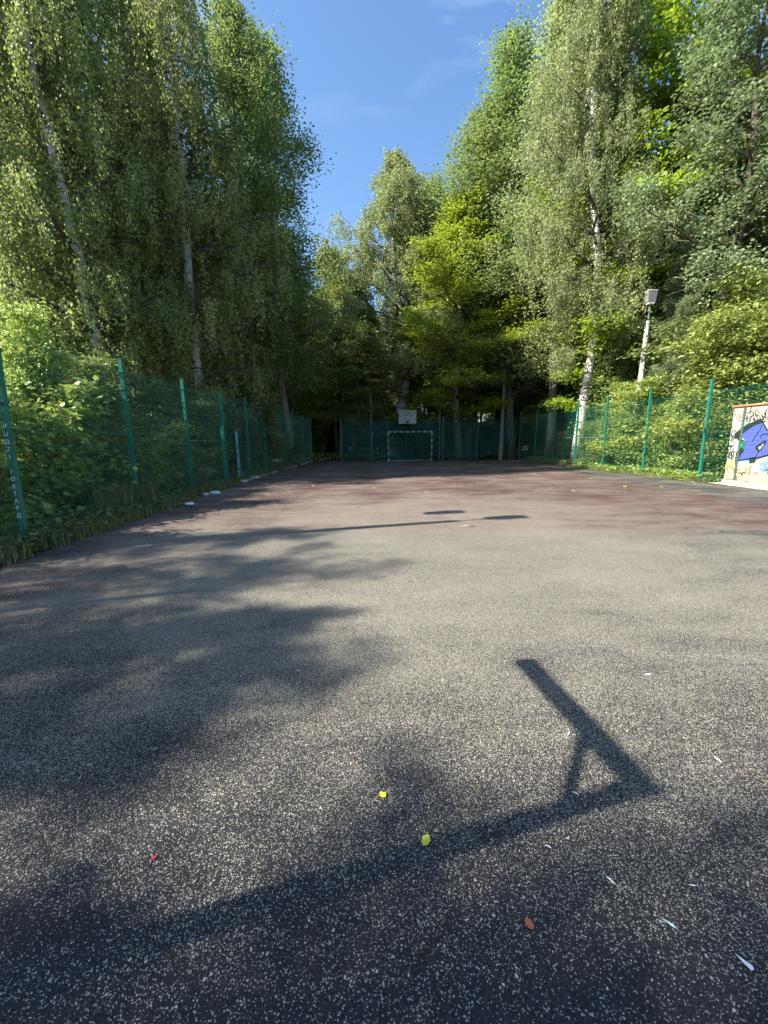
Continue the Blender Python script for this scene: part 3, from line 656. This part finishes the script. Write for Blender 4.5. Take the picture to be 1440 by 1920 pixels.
net(ef, -3.1, 6.9, 28.66, lambda x: .03+.35*max(0, math.sin((x-3.3)*2.1)) if 3.2 < x < 6.4 else .03, lambda x: 2.78+.05*math.sin(x*2), 1)
tb = MB(); tb.tube([(-.85+4.6, 0, 2.8), (8.7, 0, 2.82)], .014, 5); tb.tube([(8.95, 0, 2.85), (11.5, 0, 2.85)], .014, 5); tb.build('top_wire', M['green'], ef)
# loose netting sagging from the end fence to the concrete pole
nb = empty('loose_netting', (6.9, 28.3, 0)); tag(nb, 'loose green netting sagging between the end fence and the concrete pole', 'netting')
V = []; n, m = 16, 8
for i in range(n+1):
    u = i/n
    for j in range(m+1):
        v = j/m; zt = 3.05-.1*math.sin(u*math.pi); zb = .15+1.2*u**1.5; V.append((u*2.7, -.2+.5*u*0+.06*math.sin(u*9+v*4), zb+(zt-zb)*v))
id_ = np.arange((n+1)*(m+1)).reshape(n+1, m+1)
mesh('netting', V, [np.stack([id_[:-1, :-1], id_[1:, :-1], id_[1:, 1:], id_[:-1, 1:]], -1).reshape(-1, 4)], M['net'], nb, smooth=True)

# ------------------------------------------------------------------ painted wall
wl = empty('painted_wall', (11.3, 12.75, 0)); tag(wl, 'graffiti covered wall with a big blue shape behind the fence at right', 'wall')
b = MB(); b.box((.12, -4.4, 1.2), (.24, 8.8, 2.46)); b.build('wall_panel', M['mural'], wl)
b = MB(); b.box((.12, -4.4, 2.46), (.34, 8.9, .06), bev=.01); b.build('coping', M['coping'], wl)
b = MB(); b.box((-.02, -4.4, .05), (.1, 8.8, .14), bev=.01); b.build('plinth', M['kerb'], wl)
b = MB(); b.box((-.012, -.4, 1.2), (.02, .07, 2.4)); b.build('joint_strip', M['steel'], wl)
def mur(x, y, off=0):
    px, py = 1340+x*100/1011, 740+y*190/1920; a, bb_, c = ray(px, py); t_ = 11.3/a
    return (-.004-off, min(-.012, bb_*t_-12.75), max(.14, min(2.42, CAMH+c*t_)))
layer = [0]
def paint(name, mat, polys, strokes=()):
    layer[0] += 1; off = layer[0]*.0015; b = MB()
    for p in polys: b.poly([mur(x, y, off) for x, y in p][::-1])
    for pts, w_ in strokes:
        P3 = np.array([mur(x, y, off) for x, y in pts]); d = np.gradient(P3[:, 1:], axis=0); d /= np.linalg.norm(d, axis=1)[:, None]+1e-9
        nn = np.stack([0*d[:, 0], -d[:, 1], d[:, 0]], 1)*w_/2
        k = len(P3); b.add(np.concatenate([P3+nn, P3-nn]), [np.array([[i, i+1, i+1+k, i+k] for i in range(k-1)])])
    return b.build(name, M[mat], wl)
paint('spray_patch', 'p_yellow', [[(200, 1270), (350, 1275), (350, 1360), (200, 1385)]])
paint('spray_patch', 'p_cyan', [[(430, 1250), (700, 1200), (720, 1280), (560, 1350), (440, 1345)], [(380, 1080), (450, 920), (540, 920), (440, 1110)], [(860, 1240), (1040, 1220), (1040, 1300), (900, 1330)]])
paint('spray_patch', 'p_sky', [[(850, 1300), (1060, 1220), (1300, 1240), (1300, 1480), (870, 1470)]])
paint('spray_patch', 'p_lilac', [[(720, 1300), (840, 1290), (830, 1480), (740, 1480)]])
paint('spray_patch', 'p_teal', [[(450, 650), (540, 490), (700, 490), (560, 610)]])
paint('spray_patch', 'p_white', [[(930, 560), (980, 500), (1200, 440), (1200, 700), (1011, 660)], [(220, 690), (400, 660), (380, 860), (440, 860), (400, 1180), (170, 1190)]])
paint('mural_figure', 'p_blue', [[(490, 770), (740, 590), (905, 520), (1010, 680), (1200, 760), (1280, 1050), (1011, 1150), (760, 1240), (450, 1250), (560, 1050), (600, 880)]])
paint('mural_shadow', 'p_green', [[(490, 860), (600, 880), (575, 1050), (500, 1160), (430, 1130), (520, 950)]])
paint('mural_outline', 'p_black', [[(370, 830), (420, 710), (600, 575), (890, 445), (940, 520), (740, 600), (500, 770), (480, 830)], [(470, 830), (600, 880), (490, 880), (430, 850)],
      [(575, 1040), (480, 1190), (450, 1260), (390, 1290), (410, 1120), (500, 1000)], [(770, 990), (980, 850), (990, 900), (900, 1040), (860, 1080), (810, 1065)], [(670, 1200), (770, 1180), (790, 1240), (760, 1285), (660, 1295)]],
      [([(440, 1250), (660, 1215), (850, 1190), (1011, 1145), (1290, 1050)], .045), ([(905, 570), (870, 670), (780, 790), (720, 890)], .03), ([(865, 830), (900, 765), (960, 745), (1060, 745)], .035), ([(850, 1070), (770, 1200)], .03), ([(930, 540), (1000, 660), (1200, 730)], .05), ([(1290, 1050), (1230, 800), (1120, 740)], .05)])
paint('mural_glint', 'p_white', [[(835, 1000), (900, 960), (900, 1000), (860, 1045)], [(905, 950), (945, 915), (925, 980)]])
rg2 = random.Random(8); st = []
def scr(x0, x1, y0, y1, n, w_, l=45):
    for _ in range(n):
        x, y = rg2.uniform(x0, x1), rg2.uniform(y0, y1); p = [(x, y)]
        a = rg2.uniform(0, 6.28)
        for _ in range(4): a += rg2.uniform(-1.3, 1.3); x += math.cos(a)*l*.5; y += math.sin(a)*l*.9; p.append((x, y))
        st.append((p, w_))
scr(600, 1200, 330, 440, 34, .018); scr(180, 380, 680, 1190, 44, .018); scr(200, 700, 1380, 1650, 16, .014, 60); scr(440, 560, 340, 470, 4, .012, 60); scr(1000, 1600, 1250, 1650, 14, .014, 60)
paint('scribble', 'p_black', [], st); st = []
scr(300, 380, 360, 700, 8, .012); scr(700, 900, 1400, 1600, 8, .014, 60); paint('scribble', 'p_lilac', [], st)

# ------------------------------------------------------------------ lamp posts
def lamp_head(parent, z, off, tiltx=0., name='lamp_head'):
    h = MB(); x, y = off
    h.add(np.array([(-.16, -.12, 0), (.16, -.12, 0), (.16, .12, 0), (-.16, .12, 0), (-.19, -.14, .42), (.19, -.14, .42), (.19, .14, .42), (-.19, .14, .42)])+np.array([x, y, z]),
          [[(3, 2, 1, 0)], [(4, 5, 6, 7)], [(0, 1, 5, 4)], [(1, 2, 6, 5)], [(2, 3, 7, 6)], [(3, 0, 4, 7)]])
    hd = h.build(name, M['lamp_metal'], parent)
    l = MB(); l.box((x, y, z+.44), (.40, .30, .05), bev=.015); l.build('lid', M['lamp_lid'], hd)
    g = MB(); g.box((x, y-.015, z-.05), (.26, .2, .1), bev=.02); g.build('ballast_box', M['lamp_lid'], hd)
    return hd
def lamp_post(loc, ph, label, lean=(0, 0), extra=False, bare=False):
    r = empty('concrete_pole' if bare else 'lamp_post', loc); tag(r, label, 'pole' if bare else 'lamp post')
    p = MB(); nseg = 9; zz = np.linspace(0, ph, nseg)
    P_ = [(0, 0, z) for z in zz]; p.tube(P_, .15-.06*zz/ph, 8); p.build('pole', M['kerb_shaded'] if bare else M['concrete'], r)
    if bare: return r
    k = MB(); k.tube([(0, 0, ph-.3), (0, 0, ph+.75)], .022, 6); k.tube([(.06, 0, ph-.3), (.06, 0, ph+.75)], .014, 5)
    if extra: k.tube([(0, 0, ph-.2), (-.3, .75, ph+.05)], .006, 5)
    k.build('bracket', M['galv'], r)
    lamp_head(r, ph+.75, (0, 0))
    if extra: lamp_head(r, ph-.0, (-.3, .8))
    r.rotation_euler = (lean[0], lean[1], 0)
    return r
lamp_post((11.5, 18.0, 0), 6.5, 'pale concrete lamp post half hidden in leaves behind the right fence', (0, .012))
lamp_post((8.45, 28.0, 0), 6.2, 'grey concrete pole in the back right corner of the court', bare=True)
lamp_post((-5.95, 5.0, 0), 6.8, 'concrete lamp post outside the photo at left that casts the long thin shadow', extra=True)
b = MB(); b.tube([(0, 0, 0), (0, 0, 3.9), (.12, 0, 4.5), (.35, 0, 4.8)], .035, 8); tag(b.build('steel_pole', M['steel'], loc=(9.3, 28.6, 0)), 'thin steel pole with curved top beside the grey concrete pole', 'pole')
# short posts left
sp = empty('painted_post', (-5.42, 14.5, 0)); tag(sp, 'short cyan painted post with white lettering beside the left fence', 'post')
b = MB(); b.box((0, 0, .93), (.10, .07, 1.86), bev=.006); b.build('post_body', M['cyan'], sp)
post_text(sp, 'OBABEL СВАДОЕЬ НАТ', (0, -.039, 1.76), .10, 0, .094)
b = MB(); b.box((0, 0, 1.0), (.11, .09, 2.0), bev=.006); b.box((0, 0, .5), (.125, .1, .7), bev=.01); tag(b.build('steel_post', M['green'], loc=(-5.42, 13.25, 0)), 'short thick teal post standing against the fourth left fence post', 'post')

# ------------------------------------------------------------------ goal
gl = empty('football_goal', (1.87, 27.3, 0), R(1.5)); tag(gl, 'small football goal with white and dark striped frame under the backboard', 'goal')
def striped(name, a, b_, n, s=.085):
    a, b_ = np.array(a), np.array(b_); mb = MB(); sz = np.where(np.abs(b_-a) > .01, np.abs(b_-a)/n, s)
    for i in range(n): mb.box(tuple(a+(b_-a)*(i+.5)/n), tuple(sz-(0 if 1 else 0)), mi=(i+1) % 2)
    return mb.build(name, [M['darkpaint'], M['white']], gl)
striped('goalpost', (-1.52, 0, 0), (-1.52, 0, 2.0), 9); striped('goalpost', (1.52, 0, 0), (1.52, 0, 2.0), 9)
striped('crossbar', (-1.56, 0, 2.045), (1.56, 0, 2.045), 15)
b = MB()
for sgn in (-1, 1):
    b.tube([(sgn*1.52, .05, 1.98), (sgn*1.52, .85, .03)], .02, 6)
b.build('back_stay', M['steel'], gl)
b = MB(); b.tube([(-1.5, .85, .03), (1.5, .85, .03)], .025, 6); b.build('ground_bar', M['white'], gl)
# ------------------------------------------------------------------ hoops
def hoop_frame(loc, label, board):
    r = empty('basketball_hoop', loc); tag(r, label, 'basketball hoop'); dr = -1 if board else 1
    p = MB(); p.box((0, 0, 1.55), (.085, .085, 3.1), bev=.01); p.box((0, 0, .01), (.35, .35, .02)); p.build('pole', M['black'], r)
    a = MB(); a.box((-.0, dr*.47, 3.14), (.09, 1.05, .08), bev=.008); a.build('arm', M['black'], r)
    c = MB(); c.tube([(0, 0, 2.78), (0, dr*.33, 3.11)], .026, 6); c.build('brace', M['black'], r)
    return r
hf = hoop_frame((1.68, 28.35, 0), 'basketball backboard covered in scribbles on a dark pole above the goal', True)
x0, z1 = hz(747.4, 769.4, 27.35); x1, z0 = hz(780.4, 794.2, 27.35)
b = MB(); b.box(((x0+x1)/2-1.68, -1.0, (z0+z1)/2), (x1-x0, .03, z1-z0), bev=.004); bd = b.build('backboard', M['white'], hf)
b = MB(); b.box(((x0+x1)/2-1.68, -1.06, z0+.12), (.17, .09, .13), bev=.01); b.build('rim_mount', M['black'], bd)
b = MB(); rr = random.Random(4); cx_, cz_ = (x0+x1)/2-1.68, (z0+z1)/2; hw, hh_ = (x1-x0)/2, (z1-z0)/2
for _ in range(150):
    x = rr.uniform(-.93, .93)*hw; z = (rr.uniform(-.9, .95) if rr.random() < .45 else rr.uniform(.1, .9))*hh_
    an = rr.uniform(0, 6.28); pts = []
    for k in range(5): pts.append((x, z)); an += rr.uniform(-1.5, 1.5); x += math.cos(an)*.035; z += math.sin(an)*.035
    pts = [(max(-hw*.97, min(hw*.97, x)), max(-hh_*.95, min(hh_*.95, z))) for x, z in pts]
    b.tube([(cx_+x, -1.019, cz_+z) for x, z in pts], rr.choice([.004, .006, .008]), 3, cap=False)
b.build('scribble', M['darkpaint'], bd)
nh = hoop_frame((1.14-.963*3.16/math.tan(SUN_EL), 1.44-.267*3.16/math.tan(SUN_EL), 0), 'bare hoop pole outside the photo casting the angular shadow on the near court', False)
nh.rotation_euler = (0, 0, R(9.5))

# ------------------------------------------------------------------ litter, leaves, twigs on the court
def flat_thing(name, label, cat, px, py, outline, mat, rz=0., size=.05, group=None, lift=.012):
    x, y = G(px, py); n = len(outline); rr_ = random.Random(int(px*7+py)); P_ = [(a*size, c*size, lift+abs(rr_.gauss(0, .12))*size) for a, c in outline]
    top = np.array([(0, 0, lift+.06*size)]+P_); bot = top-np.array([0, 0, .0015])
    F1 = np.array([[0, i, i % n+1] for i in range(1, n+1)]); F2 = F1[:, ::-1]+n+1; Fs = np.array([[i, i % n+1, i % n+1+n+1, i+n+1] for i in range(1, n+1)])[:, ::-1]
    o = mesh(name, np.concatenate([top, bot]), [np.concatenate([F1, F2]), Fs], M[mat], loc=(x, y, 0)); o.rotation_euler = (0, 0, rz); return tag(o, label, cat, group)
leafO = [(-1.0, .05), (-.75, .42), (-.45, .62), (-.1, .60), (.15, .74), (.45, .52), (.62, .50), (.95, .08), (.78, -.25), (.50, -.38), (.30, -.68), (-.05, -.58), (-.30, -.66), (-.62, -.48), (-.85, -.30)]
bladeO = [(-1, 0), (-.4, .14), (.3, .16), (1, 0), (.3, -.12), (-.4, -.14)]
wedgeO = [(-1.2, 0), (-.1, .28), (.7, .45), (1, .1), (.8, -.3), (-.1, -.2)]
flat_thing('fallen_leaf', 'yellow fallen leaf with a thin stalk, the farther of the two on the near court', 'leaf', 717, 1495, [(-1.5, .1), (-.6, .15), (-.1, .9), (.3, .4), (.9, .2), (.4, -.7), (-.2, -.6), (-.6, .0)], 'yellow_leaf', .4, .022)
flat_thing('fallen_leaf', 'bright yellow round fallen leaf beside the angular pole shadow', 'leaf', 799, 1580, leafO, 'yellow_leaf', 1.0, .024)
flat_thing('fallen_leaf', 'small orange brown fallen leaf in the shade near the bottom', 'leaf', 992, 1737, leafO, 'orange_leaf', 2.0, .017)
flat_thing('feather', 'thin pale blue sliver lying in the shade at lower right', 'feather', 1254, 1737, bladeO, 'plastic_blue', -.75, .022)
flat_thing('feather', 'broad white feather at the right bottom edge', 'feather', 1396, 1811, wedgeO, 'plastic', -1.0, .019)
flat_thing('feather', 'white fleck lying on the sunlit court at right', 'feather', 1214, 1268, wedgeO, 'plastic', 0.0, .02)
flat_thing('wrapper', 'tiny red and white wrapper on the shaded left of the court', 'wrapper', 289, 1613, leafO, 'redbit', .3, .009)
flat_thing('paper_scrap', 'pale scrap on the red band near the lamp shadow', 'litter', 880, 988, bladeO, 'kerb', .1, .16)
for i, (px, py, s) in enumerate([(1145, 1656, .016), (1297, 1665, .014), (1066, 1380, .016), (1345, 1428, .02), (1028, 1592, .01), (560, 1260, .014), (830, 1278, .016), (1080, 1492, .014)]):
    flat_thing('paper_scrap', 'tiny white scrap scattered on the near court', 'litter', px, py, bladeO, 'plastic', i*.9-1, s, 'tiny white scraps on the near court')
rl = random.Random(77)
for i in range(26):
    px = rl.uniform(560, 1380); py = rl.uniform(874, 925)
    flat_thing('fallen_leaf', 'pale dry leaf fallen on the far half of the court', 'leaf', px, py, leafO, rl.choice(['kerb', 'yellow_leaf', 'stone']), rl.uniform(0, 6), rl.uniform(.04, .075), 'dry leaves on the far half of the court')
def twig(label, pts):
    b = MB(); g0 = G(*pts[0]); P_ = []
    for px, py in pts: x, y = G(px, py); P_.append((x-g0[0], y-g0[1], .012))
    b.tube(P_, np.linspace(.0022, .0012, len(P_)), 5); return tag(b.build('twig', M['twig'], loc=(g0[0], g0[1], 0)), label, 'twig')
twig('straight dark twig, left one of the crossed pair near the bottom', [(782, 1800), (812, 1757), (830, 1730), (846, 1707)])
twig('longer dark twig, right one of the crossed pair near the bottom', [(772, 1830), (800, 1790), (826, 1760), (850, 1735), (872, 1713)])
twig('thin twig in the shade left of the crossed pair', [(520, 1738), (560, 1718), (590, 1706), (612, 1692)])
def lump(name, label, cat, px, py, s, mat, seed, sq=.5, group=None):
    rng = np.random.default_rng(seed); x, y = G(px, py); n, m = 9, 6; V = []
    for j in range(m+1):
        for i in range(n):
            th = math.pi*j/m; a = 2*math.pi*i/n; rr_ = s*(1+rng.uniform(-.35, .35)); V.append((rr_*math.sin(th)*math.cos(a)*1.3, rr_*math.sin(th)*math.sin(a), s*sq+rr_*math.cos(th)*sq))
    F = np.array([[j*n+i, (j+1)*n+i, (j+1)*n+(i+1) % n, j*n+(i+1) % n] for j in range(m) for i in range(n)])
    o = mesh(name, V, [F], M[mat], loc=(x, y, .0)); return tag(o, label, cat, group)
lump('plastic_bag', 'crumpled white plastic bag on the court edge before the third left post', 'litter', 357, 947, .09, 'plastic', 1, .35)
lump('plastic_bag', 'crumpled pale blue plastic on the verge right of the third left post', 'litter', 405, 927, .11, 'plastic_blue', 2, .45)
lump('plastic_bag', 'small white paper lump at the left edge of the court', 'litter', 337, 946, .06, 'plastic', 3, .4)
for i, (px, py, s) in enumerate([(455, 905, .12), (466, 902, .10), (474, 899, .15), (481, 897, .12), (492, 894, .14), (500, 891, .1), (512, 887, .13), (385, 929, .08)]):
    lump('stone', 'pale broken stone in the row along the far left court edge', 'stone', px, py, s, 'stone', 20+i, .45, 'broken stones along the left edge')
